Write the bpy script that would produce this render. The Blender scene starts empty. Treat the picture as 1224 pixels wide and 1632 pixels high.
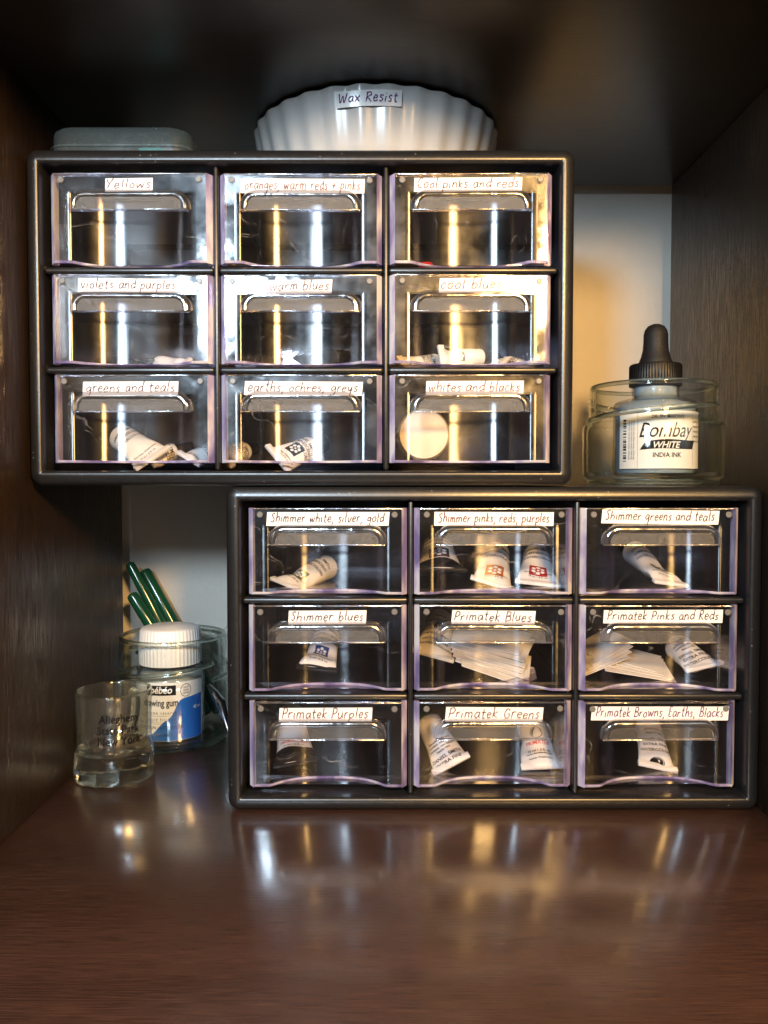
import bpy, bmesh, math, random
from mathutils import Vector, Matrix
random.seed(7)
SC = bpy.context.scene
COL = SC.collection
CM = 0.01                                   # every length below is written in centimetres
R = math.radians

# ------------------------------------------------------------------ camera, world, lamps, exposure
CAM = Vector((0.0, -37.7, 15.26)); PITCH = R(2.0); FPX = 1300.0
cam = bpy.data.cameras.new('camera'); camo = bpy.data.objects.new('camera', cam); COL.objects.link(camo)
cam.sensor_fit = 'VERTICAL'; cam.sensor_height = 24.0; cam.lens = 24.0 * FPX / 1632.0
cam.clip_start = 0.005; cam.clip_end = 50.0
camo.location = CAM * CM; camo.rotation_euler = (R(90) - PITCH, 0, 0)
SC.camera = camo

w = bpy.data.worlds.new('World'); SC.world = w; w.use_nodes = True
wn = w.node_tree.nodes; wn['Background'].inputs[0].default_value = (1.0, 0.86, 0.72, 1)
wn['Background'].inputs[1].default_value = 0.055

def lamp(name, loc, aim, power, color, size):
    d = bpy.data.lights.new(name, 'AREA'); d.shape = 'DISK'; d.size = size * CM
    d.energy = power; d.color = color
    o = bpy.data.objects.new(name, d); COL.objects.link(o)
    o.location = Vector(loc) * CM
    o.rotation_euler = (Vector(aim) - Vector(loc)).to_track_quat('-Z', 'Y').to_euler()
    return o
lamp('cool_lamp', (-17.0, -60, 36.2), (0, 0, 15), 4.6, (0.66, 0.84, 1.0), 10.0)
lamp('warm_lamp', (19.0, -60, 39.6), (0, 0, 15), 7.6, (1.0, 0.58, 0.20), 9.0)

SC.render.engine = 'CYCLES'
cy = SC.cycles
cy.use_denoising = True
try: cy.denoiser = 'OPENIMAGEDENOISE'
except Exception: pass
cy.max_bounces = 24; cy.glossy_bounces = 8; cy.transmission_bounces = 14; cy.diffuse_bounces = 4
cy.transparent_max_bounces = 48; cy.caustics_reflective = True; cy.caustics_refractive = True
cy.blur_glossy = 0.3; cy.sample_clamp_indirect = 30.0
vs = SC.view_settings
vs.view_transform = 'Standard'; vs.look = 'None'; vs.exposure = 0.0; vs.gamma = 1.0
vs.use_curve_mapping = False

# ------------------------------------------------------------------ measuring helper: point at depth y (cm) seen at photo pixel
def at(px, py, y):
    dx = (px - 612.0) / FPX; dv = (816.0 - py) / FPX
    c, s = math.cos(PITCH), math.sin(PITCH)
    d = Vector((dx, c + dv * s, -s + dv * c))
    t = (y - CAM.y) / d.y
    return CAM + d * t

# ------------------------------------------------------------------ materials
def mat(name):
    m = bpy.data.materials.new(name); m.use_nodes = True
    nt = m.node_tree; nt.nodes.clear()
    out = nt.nodes.new('ShaderNodeOutputMaterial')
    return m, nt, out
def N(nt, typ, ins=None, **kw):
    n = nt.nodes.new(typ)
    for k, v in kw.items(): setattr(n, k, v)
    for k, v in (ins or {}).items():
        if isinstance(v, bpy.types.NodeSocket): nt.links.new(v, n.inputs[k])
        else: n.inputs[k].default_value = v
    return n
def math_n(nt, op, a, b=0.0):
    return N(nt, 'ShaderNodeMath', {0: a, 1: b}, operation=op).outputs[0]
def mapped_noise(nt, scale, noise_scale=1.0, detail=4.0, rough=0.55, coord='Object', vary=False):
    tc = N(nt, 'ShaderNodeTexCoord'); src = tc.outputs[coord]
    if vary:                                   # every copy of a part gets its own patch of the pattern
        oi = N(nt, 'ShaderNodeObjectInfo')
        src = N(nt, 'ShaderNodeVectorMath', {0: src, 1: N(nt, 'ShaderNodeVectorMath', {0: oi.outputs['Location'], 1: (7, 5, 9)}, operation='MULTIPLY').outputs[0]}, operation='ADD').outputs[0]
    mp = N(nt, 'ShaderNodeMapping', {'Vector': src, 'Scale': scale})
    return N(nt, 'ShaderNodeTexNoise', {'Vector': mp.outputs[0], 'Scale': noise_scale, 'Detail': detail, 'Roughness': rough})
def ramp(nt, fac, stops):
    r = N(nt, 'ShaderNodeValToRGB', {'Fac': fac})
    e = r.color_ramp.elements
    while len(e) < len(stops): e.new(0.5)
    for el, (p, c) in zip(e, stops): el.position = p; el.color = (*c, 1)
    return r.outputs[0]
def g3(v): return (v, v, v)

def plain(name, color, rough=0.5, spec=0.5, metal=0.0, bump=0.0, bscale=300, var=0.12, coat=0.0, sss=0.0):
    m, nt, out = mat(name)
    nz = mapped_noise(nt, (1, 1, 1), bscale * 0.25, 5)
    lo = tuple(c * (1 - var) for c in color); hi = tuple(min(1, c * (1 + var)) for c in color)
    col = ramp(nt, nz.outputs['Fac'], [(0.3, lo), (0.7, hi)])
    rr = N(nt, 'ShaderNodeMapRange', {'Value': nz.outputs['Fac'], 'To Min': max(0.02, rough * 0.8), 'To Max': min(1, rough * 1.2)})
    p = N(nt, 'ShaderNodeBsdfPrincipled', {'Base Color': col, 'Roughness': rr.outputs[0], 'Metallic': metal,
                                            'Specular IOR Level': spec, 'Coat Weight': coat, 'Coat Roughness': 0.12})
    if sss:
        p.inputs['Subsurface Weight'].default_value = sss
        p.inputs['Subsurface Radius'].default_value = (0.004, 0.0035, 0.003)
    if bump:
        bz = mapped_noise(nt, (1, 1, 1), bscale, 3)
        b = N(nt, 'ShaderNodeBump', {'Height': bz.outputs['Fac'], 'Strength': bump, 'Distance': 0.001})
        nt.links.new(b.outputs[0], p.inputs['Normal'])
    nt.links.new(p.outputs[0], out.inputs[0])
    return m

def wood(name, grain, dark=(0.010, 0.0055, 0.004), light=(0.034, 0.017, 0.011), rough=(0.24, 0.40), coat=0.0, bump=0.45):
    m, nt, out = mat(name)
    s1 = [28, 28, 28]; s1[grain] = 2.2            # broad figure
    s2 = [1900, 1900, 1900]; s2[grain] = 70          # fine pores
    a = mapped_noise(nt, tuple(s1), 1.0, 6, 0.6)
    b = mapped_noise(nt, tuple(s2), 1.0, 3, 0.6)
    mix = math_n(nt, 'ADD', math_n(nt, 'MULTIPLY', a.outputs['Fac'], 0.35), math_n(nt, 'MULTIPLY', b.outputs['Fac'], 0.65))
    col = ramp(nt, mix, [(0.40, dark), (0.60, light)])
    pore = ramp(nt, b.outputs['Fac'], [(0.36, g3(0)), (0.5, g3(1))])
    rr = N(nt, 'ShaderNodeMapRange', {'Value': mix, 'From Min': 0.3, 'From Max': 0.7, 'To Min': rough[1], 'To Max': rough[0]})
    bp = N(nt, 'ShaderNodeBump', {'Height': pore, 'Strength': bump, 'Distance': 0.0003})
    p = N(nt, 'ShaderNodeBsdfPrincipled', {'Base Color': col, 'Roughness': rr.outputs[0], 'Normal': bp.outputs[0], 'Specular IOR Level': 0.5, 'Coat Weight': coat, 'Coat Roughness': 0.17})
    nt.links.new(p.outputs[0], out.inputs[0])
    return m

def schlick(nt, f0):
    g = N(nt, 'ShaderNodeNewGeometry')
    d = N(nt, 'ShaderNodeVectorMath', {0: g.outputs['Normal'], 1: g.outputs['Incoming']}, operation='DOT_PRODUCT')
    c = math_n(nt, 'ABSOLUTE', d.outputs['Value'])
    one = math_n(nt, 'SUBTRACT', 1.0, c)
    p5 = math_n(nt, 'POWER', one, 5.0)
    f = math_n(nt, 'ADD', math_n(nt, 'MULTIPLY', p5, 1 - f0), f0)
    return f, one

def thin_clear(name, tint=(1, 1, 1), edge=(0.8, 0.85, 0.85), f0=0.05, rough=0.02, wob=None, wob_strength=0.1, haze=0.0, haze_col=(0.8, 0.8, 0.8), aniso=0.0, scuff=0.0, glint_lines=0.0):
    """clear sheet: light passes straight through, a Fresnel share is reflected; smudges roughen it in patches"""
    m, nt, out = mat(name)
    f, one = schlick(nt, f0)
    ec = N(nt, 'ShaderNodeMix', {0: math_n(nt, 'POWER', one, 2.5), 6: (*tint, 1), 7: (*edge, 1)}, data_type='RGBA')
    tr = N(nt, 'ShaderNodeBsdfTransparent', {'Color': ec.outputs[2]})
    sm = mapped_noise(nt, (1, 1, 1), 160, 5, 0.65, vary=True)
    rr = N(nt, 'ShaderNodeMapRange', {'Value': sm.outputs['Fac'], 'From Min': 0.4, 'From Max': 0.75, 'To Min': rough, 'To Max': rough + (0.05 if aniso else 0.16)})
    gl = N(nt, 'ShaderNodeBsdfGlossy', {'Color': (1, 1, 1, 1), 'Roughness': rr.outputs[0]})
    if aniso:
        gl.distribution = 'BECKMANN'
        tg = N(nt, 'ShaderNodeTangent', direction_type='RADIAL', axis='Z')
        gl.inputs['Anisotropy'].default_value = aniso; nt.links.new(tg.outputs[0], gl.inputs['Tangent'])
    wz = mapped_noise(nt, wob or (60, 60, 60), 1.0, 3, vary=True)
    b = N(nt, 'ShaderNodeBump', {'Height': wz.outputs['Fac'], 'Strength': wob_strength, 'Distance': 0.002})
    nt.links.new(b.outputs[0], gl.inputs['Normal'])
    refl = gl
    if scuff:
        g2 = N(nt, 'ShaderNodeBsdfGlossy', {'Color': (1, 1, 1, 1), 'Roughness': 0.36, 'Normal': b.outputs[0]}, distribution='BECKMANN')
        sc_ = N(nt, 'ShaderNodeMapRange', {'Value': mapped_noise(nt, (1, 1, 1), 55, 4, 0.6, vary=True).outputs['Fac'], 'From Min': 0.38, 'From Max': 0.66, 'To Min': 0.25 * scuff, 'To Max': 2.2 * scuff})
        refl = N(nt, 'ShaderNodeMixShader', {0: sc_.outputs[0], 1: gl.outputs[0], 2: g2.outputs[0]})
    mx = N(nt, 'ShaderNodeMixShader', {0: f, 1: tr.outputs[0], 2: refl.outputs[0]})
    if glint_lines:  # thin pale lines painted in for reflections of the tray's edges
        sz = mapped_noise(nt, (22, 22, 34), 1.0, 2, 0.4, vary=True)
        ln = N(nt, 'ShaderNodeMapRange', {'Value': math_n(nt, 'ABSOLUTE', math_n(nt, 'SUBTRACT', sz.outputs['Fac'], 0.5)), 'From Min': 0.0, 'From Max': 0.0028, 'To Min': 1.0, 'To Max': 0.0})
        gate = N(nt, 'ShaderNodeMapRange', {'Value': sm.outputs['Fac'], 'From Min': 0.48, 'From Max': 0.62})
        sd = N(nt, 'ShaderNodeBsdfDiffuse', {'Color': (0.8, 0.8, 0.8, 1)})
        mx = N(nt, 'ShaderNodeMixShader', {0: math_n(nt, 'MULTIPLY', math_n(nt, 'MULTIPLY', ln.outputs[0], gate.outputs[0]), glint_lines), 1: mx.outputs[0], 2: sd.outputs[0]})
    last = mx
    if haze:
        df = N(nt, 'ShaderNodeBsdfDiffuse', {'Color': (*haze_col, 1)})
        tl = N(nt, 'ShaderNodeBsdfTranslucent', {'Color': (*haze_col, 1)})
        dm = N(nt, 'ShaderNodeMixShader', {0: 0.5, 1: df.outputs[0], 2: tl.outputs[0]})
        hz = haze if haze > 0.06 else math_n(nt, 'MULTIPLY', sm.outputs['Fac'], haze * 2)
        last = N(nt, 'ShaderNodeMixShader', {0: hz, 1: mx.outputs[0], 2: dm.outputs[0]})
    nt.links.new(last.outputs[0], out.inputs[0])
    return m

def real_glass(name, color=(1, 1, 1), ior=1.5, clear=0.0, brighten=0.0):
    m, nt, out = mat(name)
    nz = mapped_noise(nt, (1, 1, 1), 90, 2)
    b = N(nt, 'ShaderNodeBump', {'Height': nz.outputs['Fac'], 'Strength': 0.06, 'Distance': 0.002})
    g = N(nt, 'ShaderNodeBsdfGlass', {'Color': (*color, 1), 'Roughness': 0.0, 'IOR': ior, 'Normal': b.outputs[0]})
    last = g
    if clear:
        tr = N(nt, 'ShaderNodeBsdfTransparent', {'Color': (*color, 1)})
        last = N(nt, 'ShaderNodeMixShader', {0: clear, 1: g.outputs[0], 2: tr.outputs[0]})
    if brighten:                                  # pale diffuse share painted in to brighten the dark glass
        df = N(nt, 'ShaderNodeBsdfDiffuse', {'Color': (0.85, 0.85, 0.76, 1)})
        last = N(nt, 'ShaderNodeMixShader', {0: brighten, 1: last.outputs[0], 2: df.outputs[0]})
    nt.links.new(last.outputs[0], out.inputs[0])
    return m

M = {}
M['wood_x'] = wood('espresso_veneer_across', 0, dark=(0.017, 0.011, 0.007), light=(0.030, 0.019, 0.012), rough=(0.29, 0.36), bump=0.10)
M['wood_floor'] = wood('espresso_veneer_shelf', 0, dark=(0.026, 0.0118, 0.008), light=(0.066, 0.031, 0.021), rough=(0.26, 0.36), coat=1.0, bump=0.25)
M['wood_z'] = wood('espresso_veneer_upright', 2, dark=(0.015, 0.0085, 0.005), light=(0.038, 0.021, 0.012))
M['wood_raw'] = plain('raw_board_edge', (0.05, 0.03, 0.018), 0.7, bump=0.3, bscale=900)
M['wall'] = plain('white_wall_paint', (0.53, 0.49, 0.43), 0.85, bump=0.15, bscale=500, var=0.02)
M['black'] = plain('black_polystyrene', (0.012, 0.012, 0.013), 0.33, 0.85, bump=0.04, bscale=1400)
def dusty(m):
    nt = m.node_tree; p = next(n for n in nt.nodes if n.type == 'BSDF_PRINCIPLED')
    src = p.inputs['Base Color'].links[0].from_socket
    tc = N(nt, 'ShaderNodeTexCoord'); vo = N(nt, 'ShaderNodeTexVoronoi', {'Vector': tc.outputs['Object'], 'Scale': 420.0})
    sep = N(nt, 'ShaderNodeSeparateColor', {0: vo.outputs['Color']})
    f = math_n(nt, 'MULTIPLY', math_n(nt, 'LESS_THAN', vo.outputs['Distance'], 0.11), math_n(nt, 'GREATER_THAN', sep.outputs[0], 0.86))
    mx = N(nt, 'ShaderNodeMix', {0: math_n(nt, 'MULTIPLY', f, 0.5), 6: src, 7: (0.5, 0.48, 0.45, 1)}, data_type='RGBA')
    nt.links.new(mx.outputs[2], p.inputs['Base Color'])
dusty(M['black'])
M['black_in'] = plain('black_polystyrene_inside', (0.008, 0.008, 0.009), 0.22, 0.5)
ANI = 0.68
M['clear'] = thin_clear('clear_drawer_plastic', (0.97, 0.965, 0.98), (0.8, 0.75, 0.85), 0.08, 0.03, wob=(22, 22, 22), wob_strength=0.38, haze=0.002, scuff=0.11, glint_lines=0.22)
M['scoop'] = thin_clear('clear_drawer_scoop', (0.97, 0.965, 0.98), (0.8, 0.75, 0.85), 0.062, 0.235, wob=(40, 40, 8), wob_strength=0.14, haze=0.002, aniso=ANI, scuff=0.09, glint_lines=0.22)
M['tray'] = thin_clear('clear_tray_plastic', (0.95, 0.94, 0.96), (0.6, 0.55, 0.7), 0.08, 0.05, haze=0.002, scuff=0.12)

def stipple_mat():
    m, nt, out = mat('stippled_clear_grip')
    f, one = schlick(nt, 0.06)
    nz = mapped_noise(nt, (1, 1, 1), 3300, 2)
    b = N(nt, 'ShaderNodeBump', {'Height': nz.outputs['Fac'], 'Strength': 0.6, 'Distance': 0.0005})
    gl = N(nt, 'ShaderNodeBsdfGlossy', {'Color': (1, 1, 1, 1), 'Roughness': 0.34, 'Normal': b.outputs[0]})
    tr = N(nt, 'ShaderNodeBsdfTransparent', {'Color': (0.78, 0.77, 0.80, 1)})
    df = N(nt, 'ShaderNodeBsdfTranslucent', {'Color': (0.8, 0.8, 0.82, 1), 'Normal': b.outputs[0]})
    d2 = N(nt, 'ShaderNodeBsdfDiffuse', {'Color': (0.8, 0.8, 0.82, 1), 'Normal': b.outputs[0]})
    dd = N(nt, 'ShaderNodeMixShader', {0: 0.5, 1: df.outputs[0], 2: d2.outputs[0]})
    sp = N(nt, 'ShaderNodeMapRange', {'Value': nz.outputs['Fac'], 'From Min': 0.45, 'From Max': 0.7, 'To Min': 0.0, 'To Max': 0.07})
    m1 = N(nt, 'ShaderNodeMixShader', {0: sp.outputs[0], 1: tr.outputs[0], 2: dd.outputs[0]})
    m2 = N(nt, 'ShaderNodeMixShader', {0: math_n(nt, 'ADD', f, 0.035), 1: m1.outputs[0], 2: gl.outputs[0]})
    nt.links.new(m2.outputs[0], out.inputs[0])
    return m
M['stipple'] = stipple_mat()
M['grip_edge'] = thin_clear('clear_grip_edge', (0.9, 0.89, 0.93), (0.55, 0.5, 0.65), 0.34, 0.10, wob=(90, 90, 90), wob_strength=0.25, haze=0.05)

def rim_mat():
    m, nt, out = mat('violet_tinted_glow_edge')
    nz = mapped_noise(nt, (90, 90, 36), 1.0, 3, 0.5, vary=True)
    col = ramp(nt, nz.outputs['Fac'], [(0.36, (0.34, 0.29, 0.58)), (0.5, (0.70, 0.63, 0.90)), (0.60, (0.98, 0.95, 1.0))])  # slight violet tint, plus light guided through the edge painted as pale patches
    df = N(nt, 'ShaderNodeBsdfDiffuse', {'Color': col})
    tl = N(nt, 'ShaderNodeBsdfTranslucent', {'Color': col})
    dd = N(nt, 'ShaderNodeMixShader', {0: 0.25, 1: df.outputs[0], 2: tl.outputs[0]})
    b = N(nt, 'ShaderNodeBump', {'Height': nz.outputs['Fac'], 'Strength': 0.5, 'Distance': 0.002})
    gl = N(nt, 'ShaderNodeBsdfGlossy', {'Roughness': 0.15, 'Normal': b.outputs[0]})
    m2 = N(nt, 'ShaderNodeMixShader', {0: 0.16, 1: dd.outputs[0], 2: gl.outputs[0]})
    tr = N(nt, 'ShaderNodeBsdfTransparent', {'Color': (0.80, 0.74, 0.93, 1)})
    gap = N(nt, 'ShaderNodeMapRange', {'Value': nz.outputs['Fac'], 'From Min': 0.35, 'From Max': 0.6, 'To Min': 0.35, 'To Max': 0.03})
    m3 = N(nt, 'ShaderNodeMixShader', {0: gap.outputs[0], 1: m2.outputs[0], 2: tr.outputs[0]})
    nt.links.new(m3.outputs[0], out.inputs[0])
    return m
M['rim'] = rim_mat()
M['nub'] = plain('frosted_stop_nub', (0.16, 0.155, 0.15), 0.35)
M['paper'] = plain('label_paper', (0.82, 0.81, 0.80), 0.5, coat=0.2, var=0.02, bump=0.05)
M['card'] = plain('watercolour_card', (0.86, 0.83, 0.75), 0.8, bump=0.25, bscale=900, var=0.04)
M['ink'] = plain('purple_brown_marker', (0.06, 0.028, 0.055), 0.5, 0.15)
M['ink_rust'] = plain('rust_marker', (0.13, 0.045, 0.055), 0.5, 0.15)
M['ink_violet'] = plain('violet_marker', (0.13, 0.04, 0.16), 0.5, 0.15)
M['print'] = plain('black_print', (0.005, 0.005, 0.006), 0.6, 0.15)
M['print_red'] = plain('red_print', (0.6, 0.04, 0.025), 0.5, 0.15)
M['print_white'] = plain('white_print', (0.8, 0.8, 0.8), 0.5, 0.15)
M['print_blue'] = plain('blue_print', (0.02, 0.13, 0.52), 0.4, 0.15)
M['print_navy'] = plain('navy_print', (0.025, 0.06, 0.24), 0.5, 0.15)
M['print_orange'] = plain('orange_print', (0.45, 0.13, 0.02), 0.5, 0.15)
M['print_crimson'] = plain('crimson_print', (0.38, 0.03, 0.04), 0.5, 0.15)
M['print_green'] = plain('green_print', (0.12, 0.15, 0.06), 0.5, 0.15)
M['print_brown'] = plain('brown_print', (0.10, 0.05, 0.035), 0.5, 0.15)
M['tube'] = plain('white_tube_foil', (0.86, 0.85, 0.82), 0.38, var=0.04, bump=0.12, bscale=220)
M['tube_cream'] = plain('cream_tube_foil', (0.80, 0.74, 0.60), 0.38, var=0.05, bump=0.12, bscale=220)
M['tube_black'] = plain('black_tube_foil', (0.015, 0.015, 0.016), 0.3, bump=0.12, bscale=220)
M['cap_black'] = plain('black_cap', (0.006, 0.006, 0.0065), 0.42, 0.3)
M['cap_green'] = plain('green_cap', (0.035, 0.16, 0.02), 0.35)
M['cap_red'] = plain('red_cap', (0.45, 0.02, 0.02), 0.35)
M['cap_orange'] = plain('orange_cap', (0.55, 0.17, 0.05), 0.4)
M['porcelain'] = plain('white_porcelain', (0.58, 0.57, 0.55), 0.24, var=0.015, sss=0.15)
M['white_plastic'] = plain('white_plastic', (0.82, 0.82, 0.82), 0.35, var=0.02, sss=0.1)
M['warm_lit_plastic'] = plain('warm_lit_plastic', (0.94, 0.82, 0.60), 0.4, var=0.03, sss=0.1)  # white pot plastic with the lamp's warm glow put into its colour
M['rubber'] = plain('black_rubber', (0.010, 0.010, 0.011), 0.6, 0.3, bump=0.08, bscale=1200)
M['green_lacquer'] = plain('green_lacquer', (0.006, 0.055, 0.030), 0.14, var=0.1)
M['steel'] = plain('polished_steel', (0.55, 0.55, 0.56), 0.16, metal=1.0)
M['glass'] = thin_clear('jar_glass', (0.985, 0.995, 0.99), (0.62, 0.69, 0.65), 0.075, 0.0, wob=(45, 45, 45), wob_strength=0.10)
M['glass_thick'] = real_glass('jar_glass_thick', (0.93, 0.97, 0.95), 1.5, 0.25)
M['shot'] = real_glass('shot_glass', (0.995, 1.0, 0.97), 1.5, 0.05, 0.004)
M['shot_wall'] = thin_clear('shot_glass_wall', (0.975, 0.985, 0.96), (0.74, 0.76, 0.68), 0.14, 0.0, wob=(55, 55, 55), wob_strength=0.3, haze=0.018)  # haze paints some brightness into the wall to lift it
M['bottle'] = thin_clear('bottle_glass', (0.95, 0.96, 0.97), (0.45, 0.5, 0.52), 0.05, 0.0)
M['liquid_white'] = plain('white_ink', (0.30, 0.37, 0.44), 0.3, sss=0.2)
M['liquid_gum'] = plain('grey_blue_gum', (0.40, 0.44, 0.44), 0.4)
M['frosted'] = thin_clear('frosted_polypropylene', (0.66, 0.72, 0.74), (0.5, 0.55, 0.58), 0.06, 0.22, haze=0.17, haze_col=(0.55, 0.68, 0.68))
M['teal'] = plain('teal_plastic', (0.02, 0.38, 0.33), 0.4)

# ------------------------------------------------------------------ mesh helpers
def link(name, me, parent=None, loc=None):
    o = bpy.data.objects.new(name, me); COL.objects.link(o)
    if parent: o.parent = parent
    if loc is not None: o.location = Vector(loc) * CM
    return o
class MB:
    def __init__(s): s.v = []; s.f = []; s.m = []
    def add(s, vs, fs, mi=0):
        b = len(s.v); s.v += [tuple(p) for p in vs]
        s.f += [tuple(i + b for i in f) for f in fs]; s.m += [mi] * len(fs)
    def mesh(s, name, mats, smooth=True, angle=38, recalc=True):
        me = bpy.data.meshes.new(name)
        me.from_pydata([(p[0] * CM, p[1] * CM, p[2] * CM) for p in s.v], [], s.f)
        for m in (mats if isinstance(mats, (list, tuple)) else [mats]): me.materials.append(m)
        for p, mi in zip(me.polygons, s.m): p.material_index = mi; p.use_smooth = smooth
        if recalc:
            bm = bmesh.new(); bm.from_mesh(me); bmesh.ops.recalc_face_normals(bm, faces=bm.faces[:]); bm.to_mesh(me); bm.free()
        if smooth: me.set_sharp_from_angle(angle=R(angle))
        me.update()
        return me
    def build(s, name, mats, parent=None, loc=None, **k): return link(name, s.mesh(name, mats, **k), parent, loc)
    # --- shapes
    def box(s, lo, hi, bev=0.0, seg=2, mi=0):
        bm = bmesh.new(); bmesh.ops.create_cube(bm, size=1.0)
        for v in bm.verts:
            v.co = Vector([(lo[i] + hi[i]) / 2 + v.co[i] * (hi[i] - lo[i]) for i in range(3)])
        if bev: bmesh.ops.bevel(bm, geom=bm.edges[:], offset=bev, segments=seg, affect='EDGES', profile=0.5)
        bm.verts.index_update()
        s.add([v.co[:] for v in bm.verts], [[v.index for v in f.verts] for f in bm.faces], mi); bm.free()
    def loops(s, loops, closed=True, cap0=False, cap1=False, mi=0, ring=False):
        n = len(loops[0]); vs = [p for l in loops for p in l]; fs = []
        k = len(loops)
        for a in range(k if ring else k - 1):
            b = (a + 1) % k
            for i in range(n if closed else n - 1):
                j = (i + 1) % n
                fs.append((a * n + i, a * n + j, b * n + j, b * n + i))
        if cap0: fs.append(tuple(range(n))[::-1])
        if cap1: fs.append(tuple((k - 1) * n + i for i in range(n)))
        s.add(vs, fs, mi)
    def lathe(s, prof, n=48, mod=None, axis='z', mi=0, c=(0, 0, 0), cap0=False, cap1=False, ring=False):
        L = []
        for k, (r, z) in enumerate(prof):
            l = []
            for i in range(n):
                t = 2 * math.pi * i / n
                rr, zz = (r, z) if mod is None else mod(k, r, z, t)
                p = (rr * math.cos(t), rr * math.sin(t), zz)
                if axis == 'y': p = (p[0], p[2], p[1])
                if axis == 'x': p = (p[2], p[0], p[1])
                l.append((p[0] + c[0], p[1] + c[1], p[2] + c[2]))
            L.append(l)
        s.loops(L, True, cap0, cap1, mi, ring)
    def tube(s, pts, r, n=10, mi=0, closed=False):
        pts = [Vector(p) for p in pts]; L = []
        rs = r if isinstance(r, (list, tuple)) else [r] * len(pts)
        up = None
        for i, p in enumerate(pts):
            a = pts[max(i - 1, 0)] if not closed else pts[i - 1]
            b = pts[min(i + 1, len(pts) - 1)] if not closed else pts[(i + 1) % len(pts)]
            t = (b - a).normalized()
            if up is None:
                up = t.orthogonal().normalized()
            up = (up - t * up.dot(t)).normalized(); bi = t.cross(up)
            L.append([tuple(p + (up * math.cos(2 * math.pi * k / n) + bi * math.sin(2 * math.pi * k / n)) * rs[i]) for k in range(n)])
        s.loops(L, True, not closed, not closed, mi, ring=closed)

def rrect(x0, z0, x1, z1, r, n=6):
    """rounded rectangle loop, counter-clockwise"""
    pts = []
    for cx, cz, a0 in ((x1 - r, z0 + r, -90), (x1 - r, z1 - r, 0), (x0 + r, z1 - r, 90), (x0 + r, z0 + r, 180)):
        for i in range(n + 1):
            a = R(a0 + 90 * i / n); pts.append((cx + r * math.cos(a), cz + r * math.sin(a)))
    return pts

def thing(name, label, cat, loc=(0, 0, 0), group=None):
    o = bpy.data.objects.new(name, None); COL.objects.link(o); o.empty_display_size = 0.02
    o.location = Vector(loc) * CM
    return tag(o, label, cat, group)
def tag(o, label, cat, group=None):
    o['label'] = label; o['category'] = cat
    if group: o['group'] = group
    return o

# ------------------------------------------------------------------ writing: set type and handwriting
_tc = {}
def type_mesh(s, size, offset=0.0, shear=0.0, spacing=1.0, align='CENTER'):
    """printed text as flat faces, in cm, centred on the origin"""
    key = (s, offset, shear, spacing, align)
    if key not in _tc:
        c = bpy.data.curves.new('type', 'FONT'); c.body = s; c.align_x = align; c.size = 1.0
        c.offset = offset; c.shear = shear; c.space_character = spacing; c.resolution_u = 3
        o = bpy.data.objects.new('type', c); COL.objects.link(o)
        dg = bpy.context.evaluated_depsgraph_get(); me = o.evaluated_get(dg).to_mesh()
        V = [v.co[:2] for v in me.vertices]; F = [tuple(p.vertices) for p in me.polygons]
        o.evaluated_get(dg).to_mesh_clear()
        bpy.data.objects.remove(o); bpy.data.curves.remove(c)
        _tc[key] = (V, F)
    V, F = _tc[key]
    return [(x * size, y * size) for x, y in V], F
def put_type(mb, s, size, u, v, f, mi=0, xs=1.0, **k):
    V, F = type_mesh(s, size, **k)
    mb.add([f(u + x * xs, v + y) for x, y in V], F, mi)

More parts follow.
